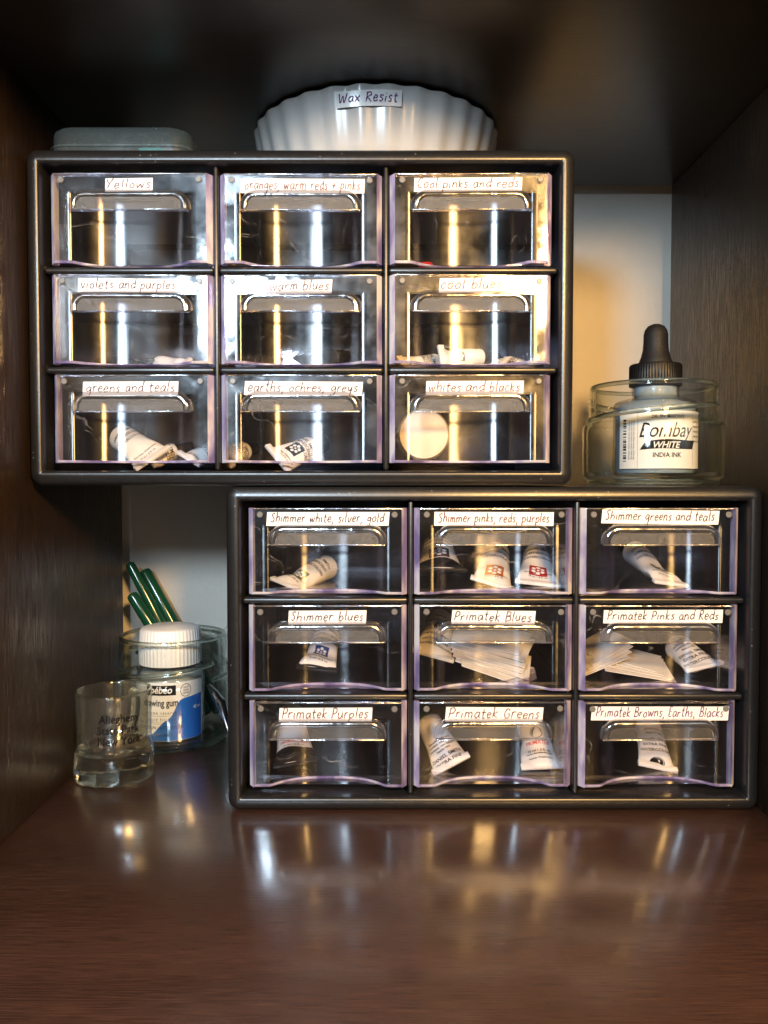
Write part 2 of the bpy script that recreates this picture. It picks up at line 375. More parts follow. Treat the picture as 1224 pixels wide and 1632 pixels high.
G = {  # pen strokes of a hand-printed alphabet: width, strokes (x-height 1, ascender 1.9, descender -.8)
 'a': (.85, [[(.75,.85),(.4,1),(.08,.55),(.25,.02),(.6,.25),(.78,.9),(.74,.3),(.9,.02)]]),
 'b': (.8, [[(.1,1.9),(.08,.9),(.08,.05)],[(.08,.6),(.4,1),(.75,.6),(.5,.05),(.1,.1)]]),
 'c': (.7, [[(.68,.85),(.4,1),(.08,.5),(.3,.02),(.68,.18)]]),
 'd': (.85, [[(.72,.8),(.4,.98),(.08,.5),(.3,.02),(.7,.35)],[(.78,1.9),(.74,.9),(.82,.02)]]),
 'e': (.75, [[(.1,.5),(.65,.62),(.5,.98),(.2,.9),(.06,.4),(.3,.02),(.7,.2)]]),
 'f': (.6, [[(.6,1.75),(.35,1.85),(.25,1.2),(.25,0)],[(.05,.95),(.5,1)]]),
 'g': (.85, [[(.72,.85),(.4,1),(.1,.6),(.3,.2),(.68,.5),(.76,.95),(.74,-.3),(.45,-.8),(.12,-.55)]]),
 'h': (.85, [[(.12,1.9),(.1,.9),(.08,.02)],[(.1,.6),(.45,1),(.7,.75),(.72,.02)]]),
 'i': (.35, [[(.15,1),(.14,.5),(.18,.02)],[(.2,1.42),(.22,1.5)]]),
 'k': (.75, [[(.1,1.8),(.1,.9),(.08,.02)],[(.65,1.0),(.15,.5),(.68,.02)]]),
 'l': (.35, [[(.16,1.9),(.14,1),(.18,.02)]]),
 'm': (1.25, [[(.08,1),(.1,.5),(.08,.02)],[(.1,.65),(.35,1),(.55,.7),(.56,.04)],[(.58,.7),(.85,1),(1.05,.7),(1.08,.02)]]),
 'n': (.85, [[(.08,1),(.1,.5),(.08,.02)],[(.1,.6),(.45,1),(.68,.7),(.72,.02)]]),
 'o': (.8, [[(.45,.98),(.1,.6),(.25,.04),(.65,.2),(.68,.75),(.42,.98)]]),
 'p': (.8, [[(.1,1),(.1,.2),(.08,-.8)],[(.1,.7),(.45,1),(.75,.6),(.5,.08),(.12,.15)]]),
 'r': (.7, [[(.1,1),(.12,.5),(.1,.02)],[(.12,.6),(.35,.95),(.65,.95)]]),
 's': (.65, [[(.6,.88),(.3,1),(.15,.72),(.5,.4),(.4,.04),(.05,.12)]]),
 't': (.65, [[(.3,1.7),(.26,.7),(.35,.04),(.55,.1)],[(.02,1.1),(.6,1.16)]]),
 'u': (.85, [[(.1,1),(.1,.3),(.35,.02),(.65,.3),(.7,1),(.72,.3),(.82,.02)]]),
 'v': (.75, [[(.05,1),(.36,.02),(.7,1.02)]]),
 'w': (1.1, [[(.05,1),(.25,.05),(.5,.8),(.75,.05),(1.0,1.02)]]),
 'x': (.75, [[(.05,1),(.68,.02)],[(.66,1),(.06,.02)]]),
 'y': (.8, [[(.08,1),(.15,.45),(.4,.3),(.66,.95),(.64,.2),(.4,-.75),(.1,-.55)]]),
 'Y': (.95, [[(.05,1.75),(.3,1.0),(.5,.95)],[(.9,1.8),(.5,.9),(.3,.02)]]),
 'S': (.85, [[(.78,1.6),(.45,1.8),(.15,1.4),(.65,.7),(.5,.05),(.05,.2)]]),
 'P': (.85, [[(.15,1.75),(.14,.9),(.1,.02)],[(.05,1.65),(.55,1.8),(.8,1.3),(.5,.85),(.14,.8)]]),
 'B': (.9, [[(.15,1.75),(.14,.9),(.12,.02)],[(.1,1.75),(.65,1.7),(.65,1.1),(.2,.95),(.75,.8),(.8,.2),(.12,.02)]]),
 'R': (.9, [[(.15,1.75),(.14,.9),(.1,.02)],[(.08,1.7),(.6,1.8),(.75,1.3),(.2,.9),(.5,.5),(.85,.02)]]),
 'G': (1.0, [[(.85,1.5),(.5,1.8),(.1,1.0),(.4,.05),(.85,.3),(.88,.8),(.55,.8)]]),
 'E': (.8, [[(.7,1.75),(.15,1.7),(.13,.9),(.12,.05),(.72,.05)],[(.14,.95),(.6,1.0)]]),
 'W': (1.4, [[(.05,1.8),(.25,.05),(.65,1.3),(.95,.05),(1.35,1.85)]]),
 'C': (.85, [[(.8,1.5),(.45,1.75),(.1,.9),(.4,.04),(.82,.25)]]),
 ',': (.4, [[(.2,.12),(.18,-.15),(.05,-.4)]]),
 '+': (.8, [[(.4,1.1),(.38,.2)],[(.05,.65),(.75,.68)]]),
 ' ': (.5, []),
}
def crom(pts, n=5):
    if len(pts) < 3: return [pts[0], pts[-1]] if len(pts) == 2 else pts
    P = [pts[0]] + list(pts) + [pts[-1]]; out = []
    for i in range(1, len(P) - 2):
        p0, p1, p2, p3 = P[i-1], P[i], P[i+1], P[i+2]
        for k in range(n):
            t = k / n
            out.append(tuple(0.5 * (2*p1[d] + (p2[d]-p0[d])*t + (2*p0[d]-5*p1[d]+4*p2[d]-p3[d])*t*t + (3*p1[d]-p0[d]-3*p2[d]+p3[d])*t**3) for d in (0, 1)))
    out.append(pts[-1]); return out
def handwriting(mb, s, width, height, f, pen=0.042, rng=random, slant=0.12, mi=0):
    """pen strokes of s fitted into width x height cm (centred on 0,0); f maps (u,v) to a point"""
    strokes = []; x = 0.0
    for ch in s:
        w_, st = G[ch]
        sx = rng.uniform(.9, 1.1); sy = rng.uniform(.9, 1.08); dy = rng.uniform(-.08, .08)
        for q in st:
            q = [(a * sx + rng.uniform(-.03, .03), b * sy + dy + rng.uniform(-.03, .03)) for a, b in q]
            strokes.append([(x + a + slant * b, b) for a, b in crom(q)])
        x += w_ * sx + 0.2
    xs = [p[0] for q in strokes for p in q]; x0, x1 = min(xs), max(xs)
    ku = width / (x1 - x0); kv = height / 2.6
    for q in strokes:
        q = [((a - x0) * ku - width / 2, (b - 0.62) * kv) for a, b in q]
        vs = []
        for i, p in enumerate(q):
            a = q[max(i - 1, 0)]; b = q[min(i + 1, len(q) - 1)]
            t = Vector((b[0] - a[0], b[1] - a[1])); t = t.normalized() if t.length > 1e-6 else Vector((1, 0))
            hw = pen / 2 * (1 + 0.25 * math.sin(i * 1.3 + a[0] * 9))
            vs.append(f(p[0] - t.y * hw, p[1] + t.x * hw)); vs.append(f(p[0] + t.y * hw, p[1] - t.x * hw))
        mb.add(vs, [(2*i, 2*i+1, 2*i+3, 2*i+2) for i in range(len(q) - 1)], mi)

# ------------------------------------------------------------------ the wall and the bookcase compartment
CL, CR, CB, CT, CF = -16.25, 17.6, 12.9, 33.5, -16.4     # inner left, right, back edge, ceiling, front edge
b = MB(); b.box((-120, CB + 1.55, -60), (120, CB + 4.5, 120))
o = b.build('wall', M['wall'], smooth=False); o['kind'] = 'structure'

case = thing('bookcase', 'dark espresso wood bookcase compartment holding the drawer cabinets', 'bookcase', (0.7, -3.5, 0))
def board(name, lo, hi, m, lab=None):
    q = MB(); q.box(lo, hi, 0.04, 2)
    ob = q.build(name, m, case); ob.location = -case.location
    if lab: ob['label'] = lab
board('bottom_board', (CL - 3, CF, -1.8), (CR + 3, CB, 0), M['wood_floor'], 'glossy brown bottom board with fine horizontal grain')
board('top_board', (CL - 3, CF, CT), (CR + 3, CB, CT + 1.8), M['wood_x'])
board('side_panel', (CL - 1.8, CF + 0.02, 0.01), (CL, CB - 0.02, CT - 0.01), M['wood_z'])
board('side_panel', (CR, CF + 0.02, 0.01), (CR + 1.8, CB - 0.02, CT - 0.01), M['wood_z'])

# ------------------------------------------------------------------ the two drawer cabinets
W, H, DEP = 24.80, 15.15, 12.4
XS = [0.97 + 7.73 * i for i in range(3)]; DW = 7.40
ZT = [1.03, 5.56, 10.09]; DH = 4.02                      # drawer tops below the cabinet's top
def cabinet(label, x, y, z):
    t = thing('drawer_cabinet', label, 'cabinet', (x, y, z), 'small parts drawer cabinets')
    q = MB()
    prof = [(0.0, DEP), (0.0, 0.40), (0.015, 0.31), (0.05, 0.225), (0.11, 0.155), (0.19, 0.095), (0.29, 0.048), (0.40, 0.016), (0.50, 0.0), (0.57, 0.015), (0.62, 0.06), (0.66, 0.14), (0.68, 0.5), (0.70, DEP)]
    L = []
    for off, yy in prof:
        L.append([(px, yy, pz) for px, pz in rrect(off, off, W - off, H - off, max(0.55 - off, 0.06), 7)])
    q.loops(L, True)
    q.build('frame', M['black'], t)
    for i in (1, 2):
        q = MB(); xm = XS[i] - 0.16
        q.box((xm - 0.11, 0.36, 0.70), (xm + 0.11, DEP - 0.05, H - 0.70), 0.10, 4)
        q.build('upright_divider', M['black'], t)
    for i in (1, 2):
        q = MB(); zm = H - ZT[i] + 0.215
        for k in range(3):
            xa = 0.70 if k == 0 else XS[k] - 0.16 + 0.113; xb = W - 0.70 if k == 2 else XS[k + 1] - 0.16 - 0.113
            q.box((xa, 0.42, zm - 0.15), (xb, DEP - 0.05, zm + 0.15), 0.13, 4)
        q.build('shelf_divider', M['black'], t)
    q = MB(); q.box((0.3, DEP, 0.3), (W - 0.3, DEP + 0.15, H - 0.3), 0.03)
    q.build('back_panel', M['black_in'], t)
    return t
LOW = Vector((-7.30, -0.30, 0.0)); UPP = Vector((-16.18, -0.60, H + 0.02))
cabinet('lower black cabinet of nine clear drawers standing on the shelf board', *LOW)
cabinet('upper black cabinet of nine clear drawers stacked on the lower one', *UPP)

# --- drawer meshes, shared by all eighteen drawers.  Origin: bottom centre of the front
RB = 0.25                                                # rim band width
def scoop_y(x):
    s = 1.1 * (1 - (abs(x) / 2.68) ** 3)
    return 0.5 * (s + math.sqrt(s * s + 0.006)) if abs(x) < 3.0 else 0.0
HT, HBm = 3.22, 2.36                                     # grip top and grip lower edge
def front_meshes():
    bm = bmesh.new()
    xl, xr, zb, zt = -DW / 2 + RB, DW / 2 - RB, 0.12, DH - 0.06
    def quad(p): 
        f = bm.faces.new([bm.verts.new(v) for v in p]); return f
    for a, c in ((xl, -3.0), (3.0, xr)): quad([(a, 0, zb), (c, 0, zb), (c, 0, HT - .1), (a, 0, HT - .1)])
    quad([(xl, 0, HT - .1), (-3.0, 0, HT - .1), (3.0, 0, HT - .1), (xr, 0, HT - .1), (xr, 0, zt), (xl, 0, zt)])
    n = 60; pts = [-3.0 + 6.0 * i / n for i in range(n + 1)]
    sc = []
    for i in range(n):
        a, c = pts[i], pts[i + 1]
        sc.append(quad([(a, scoop_y(a), zb), (c, scoop_y(c), zb), (c, scoop_y(c), HT - .1), (a, scoop_y(a), HT - .1)]))
    bm.faces.new([bm.verts.new((p, scoop_y(p), HT - .1)) for p in pts])
    for f in sc: f.material_index = 1
    bmesh.ops.remove_doubles(bm, verts=bm.verts[:], dist=0.001)
    bmesh.ops.recalc_face_normals(bm, faces=bm.faces[:])
    fl = bm.faces[:]
    # front must look toward -y
    for f in fl:
        if abs(f.normal.y) > 0.3 and f.normal.y > 0: f.normal_flip()
    bmesh.ops.solidify(bm, geom=bm.faces[:], thickness=0.12)
    me = bpy.data.meshes.new('front_panel')
    for v in bm.verts: v.co *= CM
    for f in bm.faces: f.smooth = True
    bm.to_mesh(me); bm.free()
    me.materials.append(M['clear']); me.materials.append(M['scoop']); me.set_sharp_from_angle(angle=R(30))
    return me
ME_FRONT = front_meshes()
# grip: a hollow lip over the scoop, rounded upper corners, stippled face
def grip_mesh():
    q = MB()
    def loop(ins, y, top_in=0.0):
        r = max(0.74 - ins, 0.1); x0, x1 = -2.72 + ins, 2.72 - ins; zt = HT - ins - top_in; pts = [(x0, y, HBm)]
        for i in range(9):
            a = R(180 - 90 * i / 8); pts.append((x0 + r + r * math.cos(a), y, zt - r + r * math.sin(a)))
        for i in range(9):
            a = R(90 - 90 * i / 8); pts.append((x1 - r + r * math.cos(a), y, zt - r + r * math.sin(a)))
        pts.append((x1, y, HBm)); return pts
    L = [loop(-0.06, 0.0), loop(-0.05, -0.08), loop(-0.01, -0.17), loop(0.06, -0.245), loop(0.14, -0.285), loop(0.23, -0.295), loop(0.30, -0.28), loop(0.34, -0.22)]
    q.loops(L, closed=False)
    f = loop(0.34, -0.22); q.add(f, [tuple(range(len(f)))], 1)
    # lower lip and inner wall
    q.box((-2.70, -0.25, HBm - 0.07), (2.70, 0.02, HBm - 0.002), 0.03, 2)
    return q.mesh('grip', [M['grip_edge'], M['stipple']], angle=50)
ME_GRIP = grip_mesh()
def rim_meshes():
    out = []
    for s in (-1, 1):
        q = MB()
        xo, xi = s * DW / 2, s * (DW / 2 - RB)
        sec = [(xo, 0.60), (xo, 0.36), (s * (DW / 2 - 0.02), 0.33), (xi, -0.002), (xi, 0.60)]
        q.loops([[(x, y, z) for x, y in sec] for z in (0.0, 0.6, 1.4, 2.2, 3.0, 3.6, DH)], True, True, True)
        out.append(q.mesh('side_rim', M['rim']))
    q = MB(); n = 40; L = []
    for i in range(n + 1):
        x = -DW / 2 + RB + (DW - 2 * RB) * i / n; y = scoop_y(x)
        L.append([(x, y + 0.02, 0.12), (x, y - 0.012, 0.105), (x, y + 0.06, 0.015), (x, y + 0.13, 0.0), (x, y + 0.13, 0.12)])
    q.loops(L, True, True, True)
    out.append(q.mesh('bottom_rim', M['rim'], angle=25))
    q = MB(); q.box((-DW / 2 + RB, -0.01, DH - 0.06), (DW / 2 - RB, 0.3, DH), 0.02)
    out.append(q.mesh('top_rim', M['grip_edge']))
    return out
ME_SIDE_L, ME_SIDE_R, ME_BOT, ME_TOP = rim_meshes()
def tray_mesh():
    q = MB(); x = DW / 2 - 0.12; th = 0.12; d = 11.2; h = 3.7
    q.box((-x, 0.45, 0.0), (x, 1.3, 0.012)); q.box((-x, 1.32, 0.0), (x, d, th))
    q.box((-x, 0.45, th + .01), (-x + th, d, h)); q.box((x - th, 0.45, th + .01), (x, d, h))
    q.box((-x + th + .01, d - th, th + .01), (x - th - .01, d, h))
    return q.mesh('tray', M['tray'])
ME_TRAY = tray_mesh()
q = MB(); q.lathe([(0.001, -0.05), (0.11, -0.05), (0.145, -0.02), (0.145, 0.0)], 20, axis='y', cap1=True); ME_NUB = q.mesh('stop_nub', M['nub'])

LAB = [  # cabinet, row, col, writing, label rectangle in photo pixels, ink, words that follow
 ('U',0,0,'Yellows',(168,243,284,305),'ink'), ('U',0,1,'oranges, warm reds + pinks',(384,581,285,308),'ink_rust'), ('U',0,2,'Cool pinks and reds',(660,832,283,305),'ink_rust'),
 ('U',1,0,'violets and purples',(125,285,444,466),'ink'), ('U',1,1,'warm blues',(428,528,446,468),'ink'), ('U',1,2,'cool blues',(700,803,443,466),'ink_rust'),
 ('U',2,0,'greens and teals',(132,284,608,630),'ink'), ('U',2,1,'earths, ochres, greys',(390,577,608,630),'ink'), ('U',2,2,'whites and blacks',(679,834,607,629),'ink_rust'),
 ('L',0,0,'Shimmer white, silver, gold',(425,619,816,838),'ink'), ('L',0,1,'Shimmer pinks, reds, purples',(692,882,816,838),'ink_rust'), ('L',0,2,'Shimmer greens and teals',(959,1145,813,835),'ink'),
 ('L',1,0,'Shimmer blues',(460,583,973,995),'ink'), ('L',1,1,'Primatek Blues',(720,852,973,995),'ink'), ('L',1,2,'Primatek Pinks and Reds',(962,1151,972,993),'ink'),
 ('L',2,0,'Primatek Purples',(445,592,1128,1150),'ink_rust'), ('L',2,1,'Primatek Greens',(710,865,1127,1150),'ink_rust'), ('L',2,2,'Primatek Browns, Earths, Blacks',(942,1161,1126,1148),'ink_violet'),
]
DLAB = {
 'U00': 'empty clear drawer with the handwritten label Yellows', 'U01': 'clear drawer labelled oranges, warm reds + pinks',
 'U02': 'clear drawer labelled Cool pinks and reds with a red cap inside', 'U10': 'clear drawer labelled violets and purples',
 'U11': 'clear drawer labelled warm blues holding a black tube', 'U12': 'clear drawer labelled cool blues, above whites and blacks',
 'U20': 'clear drawer labelled greens and teals with curled tubes', 'U21': 'clear drawer labelled earths, ochres, greys',
 'U22': 'clear drawer labelled whites and blacks with a pale round pot inside',
 'L00': 'clear drawer labelled Shimmer white, silver, gold', 'L01': 'clear drawer labelled Shimmer pinks, reds, purples with three tubes',
 'L02': 'clear drawer labelled Shimmer greens and teals', 'L10': 'clear drawer labelled Shimmer blues holding one tube',
 'L11': 'clear drawer labelled Primatek Blues full of paper cards', 'L12': 'clear drawer labelled Primatek Pinks and Reds with cards and a tube',
 'L20': 'clear drawer labelled Primatek Purples', 'L21': 'clear drawer labelled Primatek Greens with two tubes', 'L22': 'clear drawer labelled Primatek Browns, Earths, Blacks',
}
D = {}
for ci, row, col, txt, (x0, x1, y0, y1), inkname in LAB:
    base = LOW if ci == 'L' else UPP
    rng = random.Random(hash((ord(ci), row, col)) & 0xffff)
    dx = base.x + XS[col] + DW / 2; dz = base.z + H - ZT[row] - DH; dy = base.y + 0.30 + rng.uniform(-.03, .05)
    key = '%s%d%d' % (ci, row, col)
    t = thing('drawer', DLAB[key], 'drawer', (dx, dy, dz), 'clear plastic drawers'); D[key] = Vector((dx, dy, dz)); t.rotation_euler.z = R(rng.uniform(-.9, .9))
    for nm, me in (('front_panel', ME_FRONT), ('grip', ME_GRIP), ('side_rim', ME_SIDE_L), ('side_rim', ME_SIDE_R), ('bottom_rim', ME_BOT), ('top_rim', ME_TOP), ('tray', ME_TRAY)):
        link(nm, me, t)
    for s in (-1, 1): link('stop_nub', ME_NUB, t, (s * (DW / 2 - 0.58), 0.0, DH - 0.30))
    a, c = at(x0, y1, dy), at(x1, y0, dy)
    cx, cz = (a.x + c.x) / 2 - dx, (a.z + c.z) / 2 - dz; lw, lh = c.x - a.x, c.z - a.z
    sk = rng.uniform(0.03, 0.10); rot = rng.uniform(-.012, .012); sk2 = sk + rng.uniform(-.05, .05)
    def lf(u, v, d=0.0, cx=cx, cz=cz, sk=sk, rot=rot): return (cx + u + sk * v, -0.012 - d, cz + v + rot * u)
    q = MB(); hw, hh = lw / 2, lh / 2
    fr = [lf(-hw, -hh), lf(hw + sk2 * 0.3, -hh), lf(hw + sk2 * .3, hh), lf(-hw, hh)]
    bk = [(p[0], -0.002, p[2]) for p in fr]
    q.loops([bk, fr], True, True, True)
    pl = q.build('paper_label', M['paper'], t, smooth=False)
    q = MB(); handwriting(q, txt, lw * 0.93, lh * 1.02, lambda u, v: lf(u, v, 0.006), pen=0.046, rng=rng)
    q.build('lettering', M[inkname], pl, smooth=False, recalc=False)

# ------------------------------------------------------------------ paint tubes in the drawers
def paint_tube(label, drawer, tx, ty, hx, hy, r=0.62, face=(0, -0.7, 0.75), body='tube', cap='cap_black', emblem=None, lines=None, dark=0.0, tz=0.0, hz=0.0, L=None, name='paint_tube', red=None, logo_p=False, sq=1.0):
    """tail (tx at depth ty behind the front, cm from the drawer's middle) to shoulder (hx, hy); lies on the tray"""
    d = D[drawer]; fl = d.z + 0.13
    tail = Vector((d.x + tx, d.y + ty, fl + 0.10 + tz)); head = Vector((d.x + hx, d.y + hy, fl + r + 0.02 + hz))
    X = (head - tail); ln = X.length; X.normalize()
    Z = Vector(face); Z = (Z - X * Z.dot(X)).normalized(); Y = Z.cross(X)
    t = thing(name, label, 'paint tube', tuple(tail), 'paint tubes in the drawers')
    t.rotation_euler = Matrix((X, Y, Z)).transposed().to_euler()
    fw = math.pi * r / 2 * 0.97
    dent = (random.uniform(.05, .16), random.uniform(0, 6), random.uniform(.1, .4), random.uniform(.3, .7))
    def sec(k):                                   # half width, half height at 0..1 from the tail
        s = min(1, k / 0.85); e = s ** 0.75
        return fw * sq * (1 - e) + r * e, 0.035 * (1 - e) + r * e
    def pt(k, a, lift=0.0):
        hw, hh = sec(k); w_ = dent[0] * math.sin(k * 9 + dent[1]) * (1 - k) * math.sin(math.pi * min(1, k * 2)); e_ = 1 - dent[2] * math.exp(-((k - dent[3]) / .12) ** 2) * max(0, math.cos(a - dent[1]))
        return (k * ln, (hw + lift) * math.sin(a) * (.5 + .5 * e_), (hh * e_ + lift) * math.cos(a) - 0.06 * math.sin(k * 5) + w_ + .10 * math.sin(3 * math.sin(a) + dent[1]) * (1 - k) * min(1, 6 * k))
    q = MB(); n = 36; ks = [0, 0.02] + [i / 24 for i in range(1, 25)]
    q.loops([[pt(k, 2 * math.pi * i / n) for i in range(n)] for k in ks], True, True, False)
    sh = [(r, ln), (r * 0.93, ln + 0.10), (r * 0.5, ln + 0.22), (r * 0.42, ln + 0.3)]
    q.lathe(sh, n, axis='x', cap1=True, c=(0, 0, -0.06 * math.sin(5)))
    bo = q.build('body', M[body], t)
    q = MB(); q.box((-0.02, -fw * sq - 0.01, -0.07), (0.30, fw * sq + 0.01, 0.10), 0.03, 2); q.build('crimped_end', M['tube_black' if dark else body], t)
    q = MB(); q.lathe([(r * 0.72, ln + 0.14), (r * 0.74, ln + 0.3), (r * 0.70, ln + 1.0), (r * 0.62, ln + 1.08)], 30, lambda k, rr, z, a: (rr * (1 + 0.025 * math.cos(15 * a)), z), axis='x', cap0=True, cap1=True, c=(0, 0, -0.06 * math.sin(5)))
    q.build('cap', M[cap], t)
    # print, read with the tail down: u across the tube, v from the tail up
    def f(u, v, lift=0.012):
        k = max(0.0, min(1.0, v / ln)); hw, hh = sec(k); a = u / max(r, 0.4 * hw + 0.6 * r); a = max(-1.5, min(1.5, a))
        return pt(k, -a, lift)
    if dark:
        q = MB(); n2 = 36
        q.loops([[pt(k, 2 * math.pi * i / n2, 0.012) for i in range(n2)] for k in [.03 + (dark - .03) * j / 8 for j in range(9)]], True)
        q.build('dark_band', M['tube_black'], t)
    if emblem:
        e0 = emblem[1] * ln; s = 0.34 * r / 0.62; q = MB()
        for i in range(6):
            for j in range(6):
                us = [-s + 2 * s * i / 6, -s + 2 * s * (i + 1) / 6]; vz = [e0 - s + 2 * s * j / 6, e0 - s + 2 * s * (j + 1) / 6]
                q.add([f(us[0], vz[0]), f(us[1], vz[0]), f(us[1], vz[1]), f(us[0], vz[1])], [(0, 1, 2, 3)])
        for p in range(6):
            a = 2 * math.pi * p / 6 + 0.5; cu, cv = s * 0.56 * math.cos(a), e0 + s * 0.56 * math.sin(a)
            q.add([f(cu + s * .24 * math.cos(2 * math.pi * i / 8), cv + s * .24 * math.sin(2 * math.pi * i / 8), 0.018) for i in range(8)], [tuple(range(8))], 1)
        q.add([f(s * .16 * math.cos(2 * math.pi * i / 8), e0 + s * .16 * math.sin(2 * math.pi * i / 8), 0.018) for i in range(8)], [tuple(range(8))], 1)
        q.build('emblem', [M[emblem[0]], M['print_white']], bo, smooth=False, recalc=False)
    if logo_p:
        e0 = logo_p * ln; s = 0.30; q = MB()
        q.add([f(s * math.cos(2 * math.pi * i / 24), e0 + s * math.sin(2 * math.pi * i / 24)) for i in range(24)], [tuple(range(24))], 0)
        ring = lambda rr: [f(rr * math.cos(2 * math.pi * i / 24), e0 + rr * math.sin(2 * math.pi * i / 24), 0.016) for i in range(24)]
        q.loops([ring(s * .80), ring(s * .88)], True, mi=1)
        put_type(q, 'P', 0.42, 0.0, e0 - 0.15, lambda u, v: f(u, v, 0.018), 1, offset=0.02)
        q.build('emblem', [M['print'], M['print_white']], bo, smooth=False, recalc=False)
    if lines:
        q = MB()
        for s_, k, size in lines: put_type(q, s_, size * 1.2, 0, k * ln, f, 0, offset=0.02)
        if red: put_type(q, red[0], red[2], 0, red[1] * ln, f, 1, offset=0.012)
        q.build('lettering', [M['print'], M['print_red']], bo, smooth=False, recalc=False)
    return t
EXL = [('Genuine pigment', .50, .14), ('Lightfast, transparent', .44, .12), ('nontoxic, low staining', .38, .12), ('Seattle WA', .32, .12), ('DANIEL SMITH', .20, .20), ('EXTRA FINE', .09, .20)]
LUM = [('DANIEL SMITH', .80, .19), ('LUMINESCENT', .70, .19), ('WATERCOLORS', .60, .19), ('Extra Fine Watercolors', .22, .11), ('15 ml / .5 fl. oz.', .15, .11)]
EXF = [('DANIEL SMITH', .42, .20), ('EXTRA FINE', .30, .20), ('WATERCOLORS', .18, .20), ('Genuine pigment, lightfast', .72, .11), ('transparent, non staining', .64, .11), ('Seattle WA', .80, .11), ('Made in USA', .56, .11)]
PRI = [('15 ml / .5 fl. oz.', .285, .14), ('www.danielsmith.com', .24, .11), ('Seattle Washington', .15, .11)]
def dxp(drawer, px, depth): return at(px, 800, D[drawer].y + depth).x - D[drawer].x
def T(label, drawer, tpx, td, hpx, hd, **k):
    paint_tube(label, drawer, dxp(drawer, tpx, td), td, dxp(drawer, hpx, hd), hd, **k)

T('white tube with silver printing, tail down left, in the Shimmer white drawer', 'L00', 452, 2.0, 522, 4.6, r=.62, body='tube_cream', emblem=('print_green', .34), lines=LUM, face=(-.35, -.75, .6))
T('fat white tube with brown emblem at the left of the Shimmer pinks drawer', 'L01', 702, 1.9, 697, 6.4, r=.85, emblem=('print_brown', .42), lines=LUM, dark=.30, hz=0.6, tz=.7, face=(0, -.6, .8))
T('white tube with orange emblem in the middle of the Shimmer pinks drawer', 'L01', 785, 1.9, 790, 5.2, r=.72, emblem=('print_orange', .30), lines=LUM, cap='cap_orange', hz=.5, face=(.1, -.8, .6))
T('white tube with crimson emblem at the right of the Shimmer pinks drawer', 'L01', 858, 2.0, 856, 5.2, r=.72, emblem=('print_crimson', .30), lines=LUM, hz=.4, face=(-.05, -.8, .6))
T('white tube with green emblem lying aslant in the Shimmer greens drawer', 'L02', 1072, 2.0, 1010, 5.6, r=.62, emblem=('print_green', .36), lines=LUM, hz=.7, face=(.3, -.7, .7))
T('white tube with blue emblem standing up in the Shimmer blues drawer', 'L10', 503, 1.8, 522, 5.0, r=.66, emblem=('print_navy', .40), lines=LUM, hz=.9, tz=.35, dark=.06, face=(0, -.8, .6))
T('dark printed tube with a round emblem behind the cards in the Primatek Blues drawer', 'L11', 690, 2.3, 700, 5.6, r=.70, body='tube_cream', lines=EXF, logo_p=.62, hz=1.5, tz=.9, face=(.1, -.8, .6))
T('pale blue tube with black stripes lying on the cards in the Primatek Pinks drawer', 'L12', 1128, 2.0, 1082, 4.4, r=.66, lines=EXF, face=(.1, -.9, .4), hz=.35, tz=.45)
T('white tube with red lettering lying in the Primatek Purples drawer', 'L20', 470, 1.9, 462, 6.0, r=.72, lines=PRI, red=('PRIMATEK', .345, .30), dark=.25, hz=.8, tz=.2)
T('white tube with a green cap leaning left in the Primatek Greens drawer', 'L21', 722, 1.9, 684, 3.7, r=.66, lines=EXL, cap='cap_green', hz=1.15, tz=.1, face=(-.1, -.9, .5))
T('white tube with black round emblem and red lettering in the Primatek Greens drawer', 'L21', 868, 1.9, 846, 4.4, r=.70, lines=PRI, red=('PRIMATEK', .40, .25), logo_p=.60, hz=1.0, face=(.05, -.85, .5))
T('white tube with a black round emblem at its tail in the Primatek Browns drawer', 'L22', 1054, 1.9, 1036, 4.6, r=.64, lines=[('DANIEL SMITH', .52, .18), ('EXTRA FINE', .42, .18), ('WATERCOLORS', .32, .18), ('Genuine pigment', .72, .12), ('Made in USA', .64, .12)], logo_p=.12, hz=.7, face=(.1, -.8, .6))
T('small white tube with blue emblem in the cool blues drawer', 'U12', 700, 2.0, 762, 2.9, r=.42, emblem=('print_navy', .45), face=(0, -1, .15), tz=.3, hz=.12)
T('beige tube lying at the left of the cool blues drawer', 'U12', 640, 2.6, 692, 3.6, r=.40, body='tube_cream', lines=LUM, face=(0, -.9, .5))
T('beige tube lying behind the blue emblem tube in the cool blues drawer', 'U12', 798, 2.6, 752, 4.2, r=.42, body='tube_cream', lines=LUM, face=(0, -.9, .5))
T('beige tube lying at the right of the cool blues drawer', 'U12', 845, 3.0, 812, 3.8, r=.36, body='tube_cream', lines=LUM, face=(0, -.9, .5))
T('dark flattened tube lying in the violets and purples drawer', 'U10', 235, 2.0, 180, 3.6, r=.36, body='tube_black', face=(0, -.6, .8))
T('white flattened tube at the right of the violets and purples drawer', 'U10', 296, 2.3, 258, 3.8, r=.36, face=(0, -.8, .6))
T('black tube lying aslant in the warm blues drawer', 'U11', 484, 1.9, 528, 3.2, r=.50, body='tube_black', face=(0, -.7, .7))
T('curled cream tube lying in the greens and teals drawer', 'U20', 246, 1.9, 196, 3.8, r=.66, body='tube_cream', lines=LUM, hz=.5, face=(-.3, -.5, .8))
T('small folded tube in the middle of the greens and teals drawer', 'U20', 236, 3.0, 276, 3.8, r=.44, body='tube_cream', lines=LUM, face=(.2, -.6, .8))
T('pale tube at the right of the greens and teals drawer', 'U20', 300, 2.6, 332, 4.2, r=.46, lines=LUM, face=(0, -.9, .4))
T('white tube with black printing lying aslant in the earths drawer', 'U21', 440, 1.9, 492, 3.4, r=.60, lines=LUM, emblem=('print', .5), face=(0, -.9, .45))
